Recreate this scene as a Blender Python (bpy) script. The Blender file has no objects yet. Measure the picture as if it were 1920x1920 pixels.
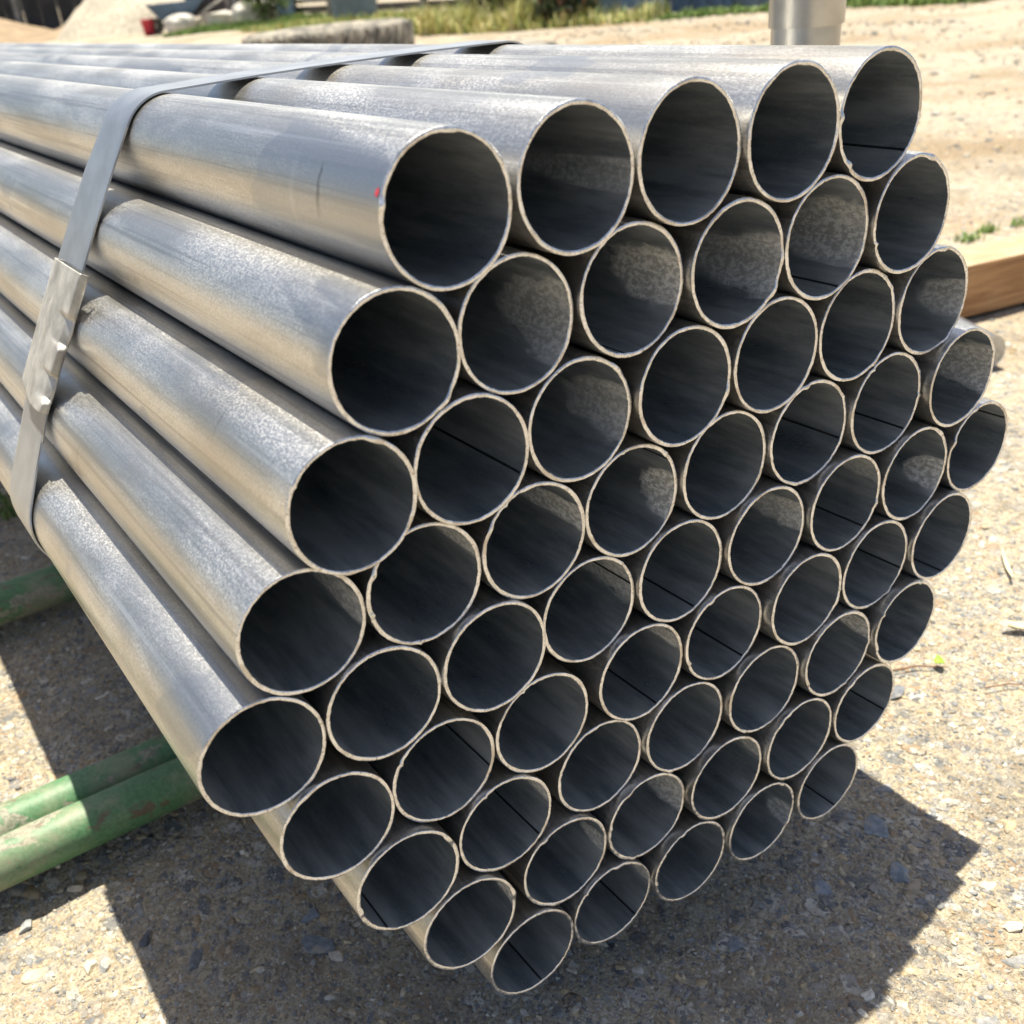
import bpy, bmesh, math, random
import numpy as np
from mathutils import Matrix, Vector

random.seed(7)
RNG = np.random.default_rng(11)
scene = bpy.context.scene
COL = scene.collection

# ------------------------------------------------------------------ camera
cam = bpy.data.cameras.new('camera')
cam_o = bpy.data.objects.new('camera', cam)
COL.objects.link(cam_o)
RIGHT = Vector((0.829079, -0.551694, -0.090896))
DOWN = Vector((-0.34739, -0.380875, -0.856887))
FWD = Vector((0.438119, 0.742003, -0.507428))
m = Matrix((RIGHT, -DOWN, -FWD)).transposed().to_4x4()
m.translation = (-0.32845, -0.34991, 0.58967)
cam_o.matrix_world = m
cam.sensor_width = 36.0
cam.lens = 36.386
cam.shift_x = (960 - 916.02) / 1920
cam.shift_y = (1075.45 - 960) / 1920
cam.clip_start = 0.02
cam.clip_end = 2000
cam.dof.use_dof = True
cam.dof.focus_distance = 0.56
cam.dof.aperture_fstop = 12.0
scene.camera = cam_o

# ------------------------------------------------------------------ world, sun, exposure
SUN = Vector((0.126, 0.19, 1.0)).normalized()
world = bpy.data.worlds.new("World")
scene.world = world
world.use_nodes = True
wn = world.node_tree.nodes
sky = wn.new('ShaderNodeTexSky')
sky.sky_type = 'NISHITA'
sky.sun_disc = False
sky.sun_elevation = math.asin(SUN.z)
sky.sun_rotation = math.atan2(SUN.x, SUN.y)
sky.dust_density = 2.4
sky.ozone_density = 0.6
bg = wn['Background']
bg.inputs['Strength'].default_value = 0.068
world.node_tree.links.new(sky.outputs[0], bg.inputs[0])
sun = bpy.data.lights.new('sun', 'SUN')
sun.energy = 4.9
sun.angle = math.radians(0.55)
sun.color = (1.0, 0.93, 0.765)
sun_o = bpy.data.objects.new('sun', sun)
COL.objects.link(sun_o)
sun_o.rotation_euler = SUN.to_track_quat('Z', 'Y').to_euler()
sun_o.location = (0, 0, 5)
scene.view_settings.view_transform = 'Standard'
scene.view_settings.look = 'None'
scene.view_settings.gamma = 1.0
scene.view_settings.use_curve_mapping = False
scene.view_settings.exposure = 1.02


# ------------------------------------------------------------------ helpers
def tag(o, label=None, cat=None, group=None, kind=None):
    for k, v in (('label', label), ('category', cat), ('group', group), ('kind', kind)):
        if v:
            o[k] = v
    return o


def link(name, me, mats=(), parent=None):
    o = bpy.data.objects.new(name, me)
    COL.objects.link(o)
    for mt in mats:
        me.materials.append(mt)
    if parent:
        o.parent = parent
    return o


def mesh(name, v, f, mats=(), parent=None, smooth=False, mi=None):
    me = bpy.data.meshes.new(name)
    me.from_pydata([tuple(x) for x in np.asarray(v).tolist()], [], [tuple(x) for x in (f.tolist() if hasattr(f, 'tolist') else f)])
    if smooth:
        me.polygons.foreach_set('use_smooth', np.ones(len(me.polygons), bool))
    if mi is not None:
        me.polygons.foreach_set('material_index', np.asarray(mi, np.int32))
    me.update()
    return link(name, me, mats, parent)


def empty(name, loc, rz=0.0):
    o = bpy.data.objects.new(name, None)
    COL.objects.link(o)
    o.location = loc
    o.rotation_euler = (0, 0, rz)
    o.empty_display_size = 0.1
    return o


def bm_obj(name, bm, mats=(), parent=None, smooth=False):
    me = bpy.data.meshes.new(name)
    bm.to_mesh(me)
    bm.free()
    if smooth:
        me.polygons.foreach_set('use_smooth', np.ones(len(me.polygons), bool))
    return link(name, me, mats, parent)


def add_box(bm, c, s, rz=0.0, bev=0.0, rot=None):
    r = bmesh.ops.create_cube(bm, size=1.0)
    M = Matrix.Translation(c) @ (rot.to_4x4() if rot else Matrix.Rotation(rz, 4, 'Z')) @ Matrix.Diagonal((*s, 1))
    bmesh.ops.transform(bm, matrix=M, verts=r['verts'])
    if bev:
        es = list({e for v in r['verts'] for e in v.link_edges})
        bmesh.ops.bevel(bm, geom=es, offset=bev, segments=2, affect='EDGES', profile=0.6)


def add_tube(bm, p0, p1, r0, r1=None, seg=16, caps=True):
    p0, p1 = Vector(p0), Vector(p1)
    d = p1 - p0
    q = d.to_track_quat('Z', 'Y').to_matrix().to_4x4()
    M = Matrix.Translation((p0 + p1) / 2) @ q
    bmesh.ops.create_cone(bm, cap_ends=caps, segments=seg, radius1=r0, radius2=r0 if r1 is None else r1, depth=d.length, matrix=M)


def lathe(prof, seg=32):
    """closed profile [(r, z)...] turned round z: verts, quads"""
    n = len(prof)
    a = np.linspace(0, 2 * np.pi, seg, endpoint=False)
    p = np.array(prof)
    v = np.stack([p[None, :, 0] * np.cos(a)[:, None], p[None, :, 0] * np.sin(a)[:, None], np.repeat(p[None, :, 1], seg, 0)], -1).reshape(-1, 3)
    f = [(i * n + j, ((i + 1) % seg) * n + j, ((i + 1) % seg) * n + (j + 1) % n, i * n + (j + 1) % n) for i in range(seg) for j in range(n)]
    return v, f


# value noise in numpy for shaping geometry
_T = RNG.random((256, 256))


def vnoise(x, y, s):
    x, y = np.asarray(x) * s, np.asarray(y) * s
    xi, yi = np.floor(x).astype(int), np.floor(y).astype(int)
    fx, fy = x - xi, y - yi
    fx, fy = fx * fx * (3 - 2 * fx), fy * fy * (3 - 2 * fy)
    g = lambda i, j: _T[i & 255, j & 255]
    return (g(xi, yi) * (1 - fx) + g(xi + 1, yi) * fx) * (1 - fy) + (g(xi, yi + 1) * (1 - fx) + g(xi + 1, yi + 1) * fx) * fy - 0.5


def ground_z(x, y):
    d = np.hypot(x, y)
    near = 0.0022 * vnoise(x, y, 14) + 0.0016 * vnoise(x + 3, y, 45) + 0.0012 * vnoise(x, y + 7, 110)
    far = np.clip((d - 2.5) / 5, 0, 1) * (0.05 * vnoise(x, y, 0.9) + 0.03 * vnoise(x, y, 2.3))
    added_bank = 0.017 * np.exp(-((y - 0.388) / 0.034) ** 2) + 0.012 * np.exp(-((y - 0.79) / 0.03) ** 2)  # humps added under the rails to hide the sunlit strip behind them
    return near * 1.3 - 0.001 + far + added_bank * (np.abs(x) < 1.2)


# ------------------------------------------------------------------ material helpers
class NT:
    def __init__(self, name):
        self.m = bpy.data.materials.new(name)
        self.m.use_nodes = True
        self.t = self.m.node_tree
        self.b = self.t.nodes['Principled BSDF']

    def n(self, kind, **kw):
        nd = self.t.nodes.new('ShaderNode' + kind)
        for k, v in kw.items():
            setattr(nd, k, v)
        return nd

    def l(self, a, b):
        self.t.links.new(a, b)

    def setin(self, nd, key, val):
        if hasattr(val, 'is_linked'):
            self.l(val, nd.inputs[key])
        else:
            nd.inputs[key].default_value = val

    def math(self, op, a, b=0.0, c=None, clamp=False):
        nd = self.n('Math', operation=op, use_clamp=clamp)
        self.setin(nd, 0, a)
        self.setin(nd, 1, b)
        if c is not None:
            self.setin(nd, 2, c)
        return nd.outputs[0]

    def ramp(self, x, a, b, lo=0.0, hi=1.0):
        nd = self.n('MapRange', interpolation_type='SMOOTHSTEP')
        self.setin(nd, 0, x)
        for i, v in ((1, a), (2, b), (3, lo), (4, hi)):
            self.setin(nd, i, v)
        return nd.outputs[0]

    def mix(self, f, a, b, mode='MIX'):
        nd = self.n('Mix', data_type='RGBA', blend_type=mode)
        self.setin(nd, 0, f)
        for i, v in ((6, a), (7, b)):
            self.setin(nd, i, v if hasattr(v, 'is_linked') else (*v, 1.0))
        return nd.outputs[2]

    def coords(self, scale=(1, 1, 1), per_object=True):
        tc = self.n('TexCoord')
        mp = self.n('Mapping')
        mp.inputs['Scale'].default_value = scale
        self.l(tc.outputs['Object'], mp.inputs['Vector'])
        if per_object:
            oi = self.n('ObjectInfo')
            v = self.n('VectorMath', operation='SCALE')
            v.inputs[0].default_value = (37.0, 11.0, 23.0)
            self.l(oi.outputs['Random'], v.inputs['Scale'])
            self.l(v.outputs[0], mp.inputs['Location'])
        return mp.outputs[0]

    def noise(self, vec, scale, detail=4.0, rough=0.55, dist=0.0):
        nd = self.n('TexNoise')
        self.l(vec, nd.inputs['Vector'])
        nd.inputs['Scale'].default_value = scale
        nd.inputs['Detail'].default_value = detail
        nd.inputs['Roughness'].default_value = rough
        nd.inputs['Distortion'].default_value = dist
        return nd.outputs['Fac']

    def voro(self, vec, scale, feature='F1', rnd=1.0):
        nd = self.n('TexVoronoi', feature=feature)
        self.l(vec, nd.inputs['Vector'])
        nd.inputs['Scale'].default_value = scale
        nd.inputs['Randomness'].default_value = rnd
        return nd

    def bump(self, h, strength, dist, prev=None):
        nd = self.n('Bump')
        nd.inputs['Strength'].default_value = strength
        nd.inputs['Distance'].default_value = dist
        self.l(h, nd.inputs['Height'])
        if prev is not None:
            self.l(prev, nd.inputs['Normal'])
        return nd.outputs[0]

    def out(self, color=None, rough=None, metal=None, normal=None, spec=None):
        for k, v in (('Base Color', color), ('Roughness', rough), ('Metallic', metal), ('Normal', normal), ('Specular IOR Level', spec)):
            if v is None:
                continue
            if k == 'Base Color' and not hasattr(v, 'is_linked'):
                v = (*v, 1.0)
            self.setin(self.b, k, v)
        return self.m


def simple(name, color, rough=0.7, metal=0.0, var=0.25, scale=30, bump=0.3, dist=0.002):
    t = NT(name)
    c = t.coords()
    n1 = t.noise(c, scale, 5)
    n2 = t.noise(c, scale * 6, 4)
    k = t.ramp(n1, 0.3, 0.7)
    a = tuple(x * (1 - var) for x in color)
    b = tuple(min(1, x * (1 + var)) for x in color)
    return t.out(t.mix(k, a, b), rough, metal, t.bump(n2, bump, dist))


def zinc_outer():
    t = NT('galvanized_zinc')
    c = t.coords((1, 0.22, 1))
    ci = t.coords((1, 1, 1))
    big = t.noise(c, 24, 6, 0.62, 0.5)                       # frosty and smooth areas
    streak = t.noise(t.coords((1, 0.012, 1)), 170, 5, 0.65)  # lengthwise draw marks
    fine = t.noise(t.coords((1, 0.5, 1)), 950, 5, 0.72, 0.3)   # spangle grain
    grain = t.noise(ci, 1100, 3, 0.7)
    cloud = t.noise(t.coords((1, 0.5, 1)), 10, 4, 0.55)
    patch = t.noise(t.coords((1, 0.4, 1)), 15, 3, 0.5, 0.3)
    frost = t.math('MULTIPLY', t.ramp(fine, 0.40, 0.62), t.ramp(big, 0.34, 0.66, 0.15, 0.66))
    base = t.mix(t.ramp(big, 0.40, 0.62), (0.50, 0.485, 0.455), (0.63, 0.61, 0.57))
    base = t.mix(frost, base, (0.90, 0.89, 0.87))
    base = t.mix(t.ramp(grain, 0.5, 0.74, 0.0, 0.5), base, (0.30, 0.30, 0.30))
    base = t.mix(t.ramp(streak, 0.50, 0.66, 0.0, 0.7), base, (0.33, 0.325, 0.32))
    base = t.mix(t.ramp(streak, 0.44, 0.30, 0.0, 0.7), base, (0.82, 0.80, 0.76))
    base = t.mix(t.ramp(cloud, 0.52, 0.70, 0.0, 0.45), base, (0.42, 0.37, 0.30))
    base = t.mix(t.ramp(patch, 0.64, 0.66, 0.0, 0.5), base, (0.34, 0.36, 0.39))
    scuff = t.math('MULTIPLY', t.ramp(t.noise(t.coords((0.14, 1, 0.14)), 150, 4, 0.6), 0.64, 0.70), t.ramp(t.noise(t.coords(), 7, 2), 0.56, 0.66))
    base = t.mix(t.math('MULTIPLY', scuff, 0.6), base, (0.10, 0.10, 0.105))
    drip = t.ramp(t.noise(t.coords((0.25, 1, 0.25)), 55, 3, 0.5), 0.64, 0.74, 0.0, 0.16)
    base = t.mix(drip, base, (0.80, 0.79, 0.76))
    r = t.math('ADD', t.ramp(frost, 0.0, 1.0, 0.30, 0.44), t.math('MULTIPLY', grain, 0.08))
    nm = t.bump(fine, 0.25, 0.0004)
    nm = t.bump(grain, 0.25, 0.00025, nm)
    nm = t.bump(streak, 0.22, 0.0006, nm)
    return t.out(base, r, t.ramp(frost, 0.0, 1.0, 0.95, 0.74), nm)


def zinc_inner():
    t = NT('dull_inner_zinc')
    tc = t.n('TexCoord')
    sx = t.n('SeparateXYZ')
    t.l(tc.outputs['Object'], sx.inputs[0])
    ang = t.math('ARCTAN2', sx.outputs[2], sx.outputs[0])
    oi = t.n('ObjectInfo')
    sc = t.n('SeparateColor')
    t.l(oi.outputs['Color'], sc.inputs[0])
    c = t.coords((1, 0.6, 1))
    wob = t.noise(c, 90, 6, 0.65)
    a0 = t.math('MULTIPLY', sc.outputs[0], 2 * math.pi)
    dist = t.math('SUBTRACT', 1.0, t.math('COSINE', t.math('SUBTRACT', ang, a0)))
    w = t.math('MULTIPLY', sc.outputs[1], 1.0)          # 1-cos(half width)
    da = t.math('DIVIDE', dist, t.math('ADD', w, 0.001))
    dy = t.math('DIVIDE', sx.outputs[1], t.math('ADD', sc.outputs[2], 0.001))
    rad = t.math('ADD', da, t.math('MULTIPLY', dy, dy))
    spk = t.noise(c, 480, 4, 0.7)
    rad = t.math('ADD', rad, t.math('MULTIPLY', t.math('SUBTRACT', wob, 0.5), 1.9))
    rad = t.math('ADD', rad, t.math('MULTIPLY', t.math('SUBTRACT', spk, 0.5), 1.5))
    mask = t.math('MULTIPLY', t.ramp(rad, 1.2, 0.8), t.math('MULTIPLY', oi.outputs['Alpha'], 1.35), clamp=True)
    spots = t.ramp(t.noise(t.coords((1, 0.6, 1)), 420, 3, 0.5), 0.68, 0.76)
    streak = t.noise(t.coords((1, 0.03, 1)), 130, 4, 0.6)
    mott = t.noise(t.coords((1, 0.16, 1)), 60, 7, 0.7)
    base = t.mix(t.ramp(mott, 0.36, 0.66), (0.30, 0.345, 0.38), (0.60, 0.63, 0.645))
    base = t.mix(t.ramp(streak, 0.5, 0.7, 0.0, 0.35), base, (0.24, 0.26, 0.28))
    base = t.mix(t.ramp(t.noise(c, 900, 3, 0.7), 0.56, 0.70, 0.0, 0.4), base, (0.66, 0.66, 0.63))
    base = t.mix(t.math('MULTIPLY', spots, 0.35), base, (0.55, 0.54, 0.5))
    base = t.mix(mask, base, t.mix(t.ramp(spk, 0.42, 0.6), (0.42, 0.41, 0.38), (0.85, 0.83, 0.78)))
    fine = t.noise(c, 700, 4, 0.7)
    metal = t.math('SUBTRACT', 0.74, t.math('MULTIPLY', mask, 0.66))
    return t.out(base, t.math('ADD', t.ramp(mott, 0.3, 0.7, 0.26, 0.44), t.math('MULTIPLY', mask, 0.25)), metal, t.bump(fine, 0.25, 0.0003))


def cut_steel():
    t = NT('saw_cut_steel')
    c = t.coords()
    n1 = t.noise(c, 170, 4, 0.6)
    n2 = t.noise(c, 900, 3, 0.6)
    base = t.mix(t.ramp(n1, 0.35, 0.65), (0.64, 0.64, 0.65), (0.90, 0.90, 0.91))
    base = t.mix(t.ramp(n2, 0.56, 0.70, 0.0, 0.8), base, (0.28, 0.23, 0.19))
    base = t.mix(t.ramp(t.noise(c, 60, 3), 0.55, 0.66, 0.0, 0.6), base, (0.45, 0.40, 0.35))
    return t.out(base, t.ramp(n1, 0.3, 0.7, 0.22, 0.42), 0.9, t.bump(n2, 0.4, 0.0003))


def attr_mat(name, rough=0.85, transl=0.0, var=0.2, scale=200.0):
    t = NT(name)
    at = t.n('Attribute', attribute_name='Col')
    n1 = t.noise(t.coords(per_object=False), scale, 4)
    base = t.mix(1.0, at.outputs['Color'], t.mix(t.ramp(n1, 0.3, 0.7), (1 - var,) * 3, (1 + var,) * 3), 'MULTIPLY')
    if transl == 0:
        n2 = t.noise(t.coords(per_object=False), 95, 6, 0.7)
        base = t.mix(t.ramp(n2, 0.50, 0.64, 0.0, 0.7), base, (0.40, 0.34, 0.25))
    mt = t.out(base, rough, 0.0, t.bump(n1, 0.6, 0.0015) if transl == 0 else None)
    if transl:
        t.b.inputs['Transmission Weight'].default_value = 0.0
        t.b.inputs['Subsurface Weight'].default_value = 0.0
    return mt


def ground_mat():
    t = NT('sandy_worn_asphalt')
    c = t.coords(per_object=False)
    warp = t.n('VectorMath', operation='ADD')
    wn_ = t.n('TexNoise')
    t.l(c, wn_.inputs['Vector'])
    wn_.inputs['Scale'].default_value = 60
    wv = t.n('VectorMath', operation='SCALE')
    t.l(wn_.outputs['Color'], wv.inputs[0])
    wv.inputs['Scale'].default_value = 0.012
    t.l(c, warp.inputs[0])
    t.l(wv.outputs[0], warp.inputs[1])
    w = warp.outputs[0]
    mp = t.n('Mapping')
    mp.inputs['Scale'].default_value = (1.0, 0.75, 0.3)
    mp.inputs['Rotation'].default_value = (0, 0, 0.6)
    t.l(w, mp.inputs['Vector'])
    w = mp.outputs[0]
    cov = t.noise(c, 2.2, 5, 0.6)                      # how much dust covers the stones
    cov2 = t.noise(c, 11, 4, 0.6)
    grain = t.noise(c, 420, 4, 0.7)
    mid = t.noise(c, 60, 6, 0.65)
    sand = t.mix(t.ramp(mid, 0.3, 0.7), (0.33, 0.268, 0.187), (0.51, 0.437, 0.315))
    sand = t.mix(t.ramp(grain, 0.5, 0.68, 0.0, 0.75), sand, (0.66, 0.61, 0.50))
    sand = t.mix(t.ramp(grain, 0.48, 0.32, 0.0, 0.75), sand, (0.15, 0.125, 0.095))
    ln = t.n('VectorMath', operation='LENGTH')
    t.l(c, ln.inputs[0])
    yard = t.ramp(ln.outputs['Value'], 0.5, 1.4, 0.12, 1.0)   # bare dirt begins away from the asphalt
    orange = t.math('MULTIPLY', yard, t.ramp(t.noise(c, 1.3, 6, 0.65), 0.52, 0.66, 0.0, 0.65))
    sand = t.mix(orange, sand, (0.43, 0.26, 0.13))
    h = t.math('MULTIPLY', grain, 1.1)
    col = sand
    for sc_, thr, seed in ((62, 0.44, 0), (125, 0.42, 1), (270, 0.40, 2), (520, 0.38, 3)):
        v = t.voro(w, sc_)
        cs = t.n('SeparateColor')
        t.l(v.outputs['Color'], cs.inputs[0])
        body = t.ramp(v.outputs['Distance'], thr + 0.06, thr - 0.06)
        pick = t.ramp(t.math('ADD', cs.outputs[0], t.math('MULTIPLY', t.math('SUBTRACT', cov2, 0.5), 1.2)), 0.34, 0.50)
        mask = t.math('MULTIPLY', body, pick)
        stone = t.mix(t.ramp(cs.outputs[1], 0.2, 0.8), (0.17, 0.18, 0.19), (0.42, 0.40, 0.37))
        stone = t.mix(t.ramp(cs.outputs[2], 0.80, 0.86), stone, (0.66, 0.62, 0.54))
        stone = t.mix(t.ramp(cs.outputs[2], 0.16, 0.10), stone, (0.36, 0.26, 0.17))
        stone = t.mix(t.ramp(mid, 0.46, 0.64, 0.0, 0.6), stone, (0.40, 0.34, 0.25))
        vis = t.math('MULTIPLY', mask, t.ramp(cov, 0.70, 0.46, 0.6, 1.0))
        col = t.mix(vis, col, stone)
        h = t.math('ADD', h, t.math('MULTIPLY', t.math('MULTIPLY', vis, vis), 0.5 * 70 / sc_ + 0.2))
    tc = t.n('TexCoord')
    sx = t.n('SeparateXYZ')
    t.l(tc.outputs['Object'], sx.inputs[0])
    patch = t.ramp(t.noise(c, 0.9, 9, 0.72), 0.45, 0.62, 0.0, 0.8)
    patch = t.math('MULTIPLY', yard, patch)
    col = t.mix(patch, col, (0.28, 0.205, 0.125))
    col = t.mix(t.ramp(t.noise(c, 5, 8, 0.75), 0.53, 0.63, 0.0, 0.45), col, (0.20, 0.175, 0.14))
    nm = t.bump(h, 0.9, 0.0026)
    nm = t.bump(mid, 0.35, 0.006, nm)
    nm = t.bump(t.noise(c, 7, 5, 0.7), 0.6, 0.05, nm)
    return t.out(col, 0.9, 0.0, nm, 0.25)


def wood_mat():
    t = NT('brown_timber')
    c = t.coords((0.06, 1, 1))
    g = t.noise(c, 90, 5, 0.6, 0.8)
    d = t.noise(t.coords(), 14, 4)
    base = t.mix(t.ramp(g, 0.3, 0.7), (0.27, 0.13, 0.055), (0.52, 0.30, 0.14))
    base = t.mix(t.ramp(d, 0.5, 0.7, 0.0, 0.4), base, (0.5, 0.36, 0.22))
    ge = t.n('NewGeometry')
    sn = t.n('SeparateXYZ')
    t.l(ge.outputs['Normal'], sn.inputs[0])
    base = t.mix(t.ramp(sn.outputs[2], 0.75, 0.95, 0.0, 0.85), base, t.mix(t.ramp(d, 0.35, 0.65), (0.36, 0.26, 0.16), (0.50, 0.40, 0.26)))
    return t.out(base, 0.8, 0.0, t.bump(g, 0.4, 0.002))


def green_paint():
    t = NT('worn_green_paint')
    c = t.coords((0.5, 1, 1))
    w = t.noise(c, 26, 7, 0.68, 0.3)
    f = t.noise(t.coords(), 300, 4, 0.7)
    up = t.n('Normal') if False else None
    base = t.mix(t.ramp(f, 0.3, 0.7), (0.06, 0.155, 0.07), (0.105, 0.235, 0.115))
    worn = t.ramp(t.math('ADD', w, t.math('MULTIPLY', t.math('SUBTRACT', f, 0.5), 0.10)), 0.555, 0.57, 0.0, 0.8)
    base = t.mix(worn, base, t.mix(t.ramp(f, 0.4, 0.6), (0.19, 0.17, 0.14), (0.34, 0.31, 0.26)))
    rust = t.ramp(t.noise(c, 75, 6, 0.7), 0.60, 0.63, 0.0, 0.85)
    base = t.mix(rust, base, (0.13, 0.085, 0.06))
    dust = t.ramp(t.noise(t.coords(), 14, 6, 0.7), 0.42, 0.66, 0.0, 0.6)
    base = t.mix(dust, base, (0.34, 0.30, 0.22))
    return t.out(base, t.ramp(worn, 0, 1, 0.52, 0.7), 0.0, t.bump(t.math('SUBTRACT', f, worn), 0.3, 0.0006))


ZO, ZI, CUT = zinc_outer(), zinc_inner(), cut_steel()
SEAM = simple('dark_weld_bead', (0.03, 0.032, 0.035), 0.5, 0.5, 0.3, 200, 0.4, 0.0004)
STRAP = simple('steel_strapping', (0.42, 0.44, 0.47), 0.36, 0.8, 0.12, 40, 0.15, 0.0004)
SEALM = simple('zinc_seal', (0.50, 0.48, 0.44), 0.55, 0.65, 0.25, 60, 0.3, 0.0006)
TAILM = simple('blue_grey_strap_end', (0.27, 0.27, 0.28), 0.4, 0.6, 0.08, 60, 0.1, 0.0003)
GREEN = green_paint()
WOOD = wood_mat()
GROUND = ground_mat()
STONE = attr_mat('stone', 0.85, 0, 0.25, 260)
LEAF = attr_mat('foliage', 0.65, 0.3, 0.15, 8)
RED = simple('red_paint', (.50, .05, .08), 0.5, 0, 0.15, 300, 0.2, 0.0003)
RUBBER = NT('dusty_rubber')
_c = RUBBER.coords()
_n = RUBBER.noise(_c, 9, 5, 0.65)
RUBBER = RUBBER.out(RUBBER.mix(RUBBER.ramp(_n, 0.38, 0.6), (0.10, 0.095, 0.085), (0.33, 0.30, 0.25)), 0.9, 0.0)

# ------------------------------------------------------------------ ground: one sheet, dense near the bundle, stretched to the horizon
def axis(lo, hi, step, far, g=1.11):
    a = list(np.arange(lo, hi, step))
    s = step
    l, r = [lo], [a[-1]]
    while l[-1] > -far:
        s *= g
        l.append(l[-1] - s)
    s = step
    while r[-1] < far:
        s *= g
        r.append(r[-1] + s)
    return np.array(l[:0:-1] + a + r[1:])


gx, gy = axis(-0.62, 0.95, 0.0055, 600), axis(-0.3, 1.25, 0.0055, 600)
XX, YY = np.meshgrid(gx, gy)
V = np.stack([XX, YY, ground_z(XX, YY)], -1).reshape(-1, 3)
nx, ny = len(gx), len(gy)
I = np.arange(nx * ny).reshape(ny, nx)
F = np.stack([I[:-1, :-1], I[:-1, 1:], I[1:, 1:], I[1:, :-1]], -1).reshape(-1, 4)
me = bpy.data.meshes.new('ground')
me.vertices.add(len(V))
me.vertices.foreach_set('co', V.ravel())
me.loops.add(F.size)
me.loops.foreach_set('vertex_index', F.ravel().astype(np.int32))
me.polygons.add(len(F))
me.polygons.foreach_set('loop_start', np.arange(0, F.size, 4, dtype=np.int32))
me.polygons.foreach_set('use_smooth', np.ones(len(F), bool))
me.update(calc_edges=True)
me.validate()
tag(link('ground', me, [GROUND]), kind='structure')


def joined(name, V, F, C, mat, smooth=False):
    """arrays of many small pieces -> one mesh with a colour attribute; F is (n,k)"""
    me = bpy.data.meshes.new(name)
    k = F.shape[1]
    me.vertices.add(len(V))
    me.vertices.foreach_set('co', np.asarray(V, np.float32).ravel())
    me.loops.add(F.size)
    me.loops.foreach_set('vertex_index', F.ravel().astype(np.int32))
    me.polygons.add(len(F))
    me.polygons.foreach_set('loop_start', np.arange(0, F.size, k, dtype=np.int32))
    if smooth:
        me.polygons.foreach_set('use_smooth', np.ones(len(F), bool))
    me.update(calc_edges=True)
    at = me.color_attributes.new('Col', 'FLOAT_COLOR', 'POINT')
    at.data.foreach_set('color', np.concatenate([C, np.ones((len(C), 1))], 1).astype(np.float32).ravel())
    me.materials.append(mat)
    return me


def ico(sub):
    bm = bmesh.new()
    bmesh.ops.create_icosphere(bm, subdivisions=sub, radius=1.0)
    v = np.array([x.co[:] for x in bm.verts])
    f = np.array([[x.index for x in p.verts] for p in bm.faces])
    bm.free()
    return v, f


PAL = np.array([[.19, .195, .20], [.25, .25, .25], [.15, .15, .155], [.36, .33, .28], [.44, .39, .31], [.58, .54, .46], [.39, .29, .18], [.46, .35, .21], [.31, .26, .19], [.5, .41, .28]])
PW = np.array([.14, .15, .09, .14, .12, .06, .07, .09, .08, .06])


def stones(xy, size, sub, sink, flat, palw):
    v0, f0 = ico(sub)
    n, nv = len(xy), len(v0)
    P = np.repeat(v0[None], n, 0)
    P = P * (1 + RNG.normal(0, 0.16, (n, nv, 1)))
    # facet the pebbles: clamp along a few random planes
    for _ in range(7):
        d = RNG.normal(0, 1, (n, 1, 3))
        d /= np.linalg.norm(d, axis=-1, keepdims=True)
        h = (P * d).sum(-1, keepdims=True)
        P = P - d * np.maximum(h - RNG.uniform(0.42, 0.75, (n, 1, 1)), 0)
    S = size[:, None] * np.stack([RNG.uniform(0.75, 1.35, n), RNG.uniform(0.6, 1.0, n), flat], -1)
    P = P * S[:, None, :]
    a = RNG.uniform(0, 2 * np.pi, n)
    ca, sa = np.cos(a)[:, None], np.sin(a)[:, None]
    X = P[..., 0] * ca - P[..., 1] * sa + xy[:, :1]
    Y = P[..., 0] * sa + P[..., 1] * ca + xy[:, 1:]
    Z = P[..., 2] + (ground_z(xy[:, 0], xy[:, 1]) + S[:, 2] * sink)[:, None]
    Vv = np.stack([X, Y, Z], -1).reshape(-1, 3)
    Ff = (f0[None] + (np.arange(n) * nv)[:, None, None]).reshape(-1, 3)
    c = PAL[RNG.choice(len(PAL), n, p=palw / palw.sum())] * RNG.uniform(0.8, 1.2, (n, 1))
    return Vv, Ff, np.repeat(c, nv, 0)


def scatter(n, box):
    x = RNG.uniform(box[0], box[1], n)
    y = RNG.uniform(box[2], box[3], n)
    return np.stack([x, y], -1)


sets = []
off = 0
for (xy, lo, hi, sub, sk, fl) in (
        (scatter(26000, (-0.48, 0.62, -0.2, 0.75)), 0.0008, 0.0022, 1, 0.0, (0.5, 0.9)),
        (scatter(7500, (-0.48, 0.62, -0.2, 0.75)), 0.0020, 0.0044, 2, -0.2, (0.4, 0.75)),
        (scatter(2200, (-0.5, 0.8, -0.2, 0.9)), 0.0045, 0.009, 2, -0.60, (0.3, 0.5)),
        (scatter(1100, (-0.5, 0.9, -0.2, 1.0)), 0.007, 0.016, 2, -0.74, (0.28, 0.42)),
        (scatter(5200, (0.45, 2.8, 0.0, 2.6)), 0.003, 0.008, 1, 0.0, (0.4, 0.7)),
        (scatter(7000, (1.8, 8.0, 1.5, 8.5)), 0.006, 0.022, 1, 0.0, (0.4, 0.7))):
    n = len(xy)
    v, f, c = stones(xy, lo + (hi - lo) * RNG.random(n) ** 2, sub, sk, RNG.uniform(*fl, n) , PW)
    sets.append((v, f + off, c))
    off += len(v)
gm = joined('gravel', np.concatenate([s[0] for s in sets]), np.concatenate([s[1] for s in sets]), np.concatenate([s[2] for s in sets]), STONE, False)
go = bpy.data.objects.new('gravel', gm)
COL.objects.link(go)
tag(go, 'loose grit and small embedded stones strewn over the sandy ground', 'gravel', kind='stuff')

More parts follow.
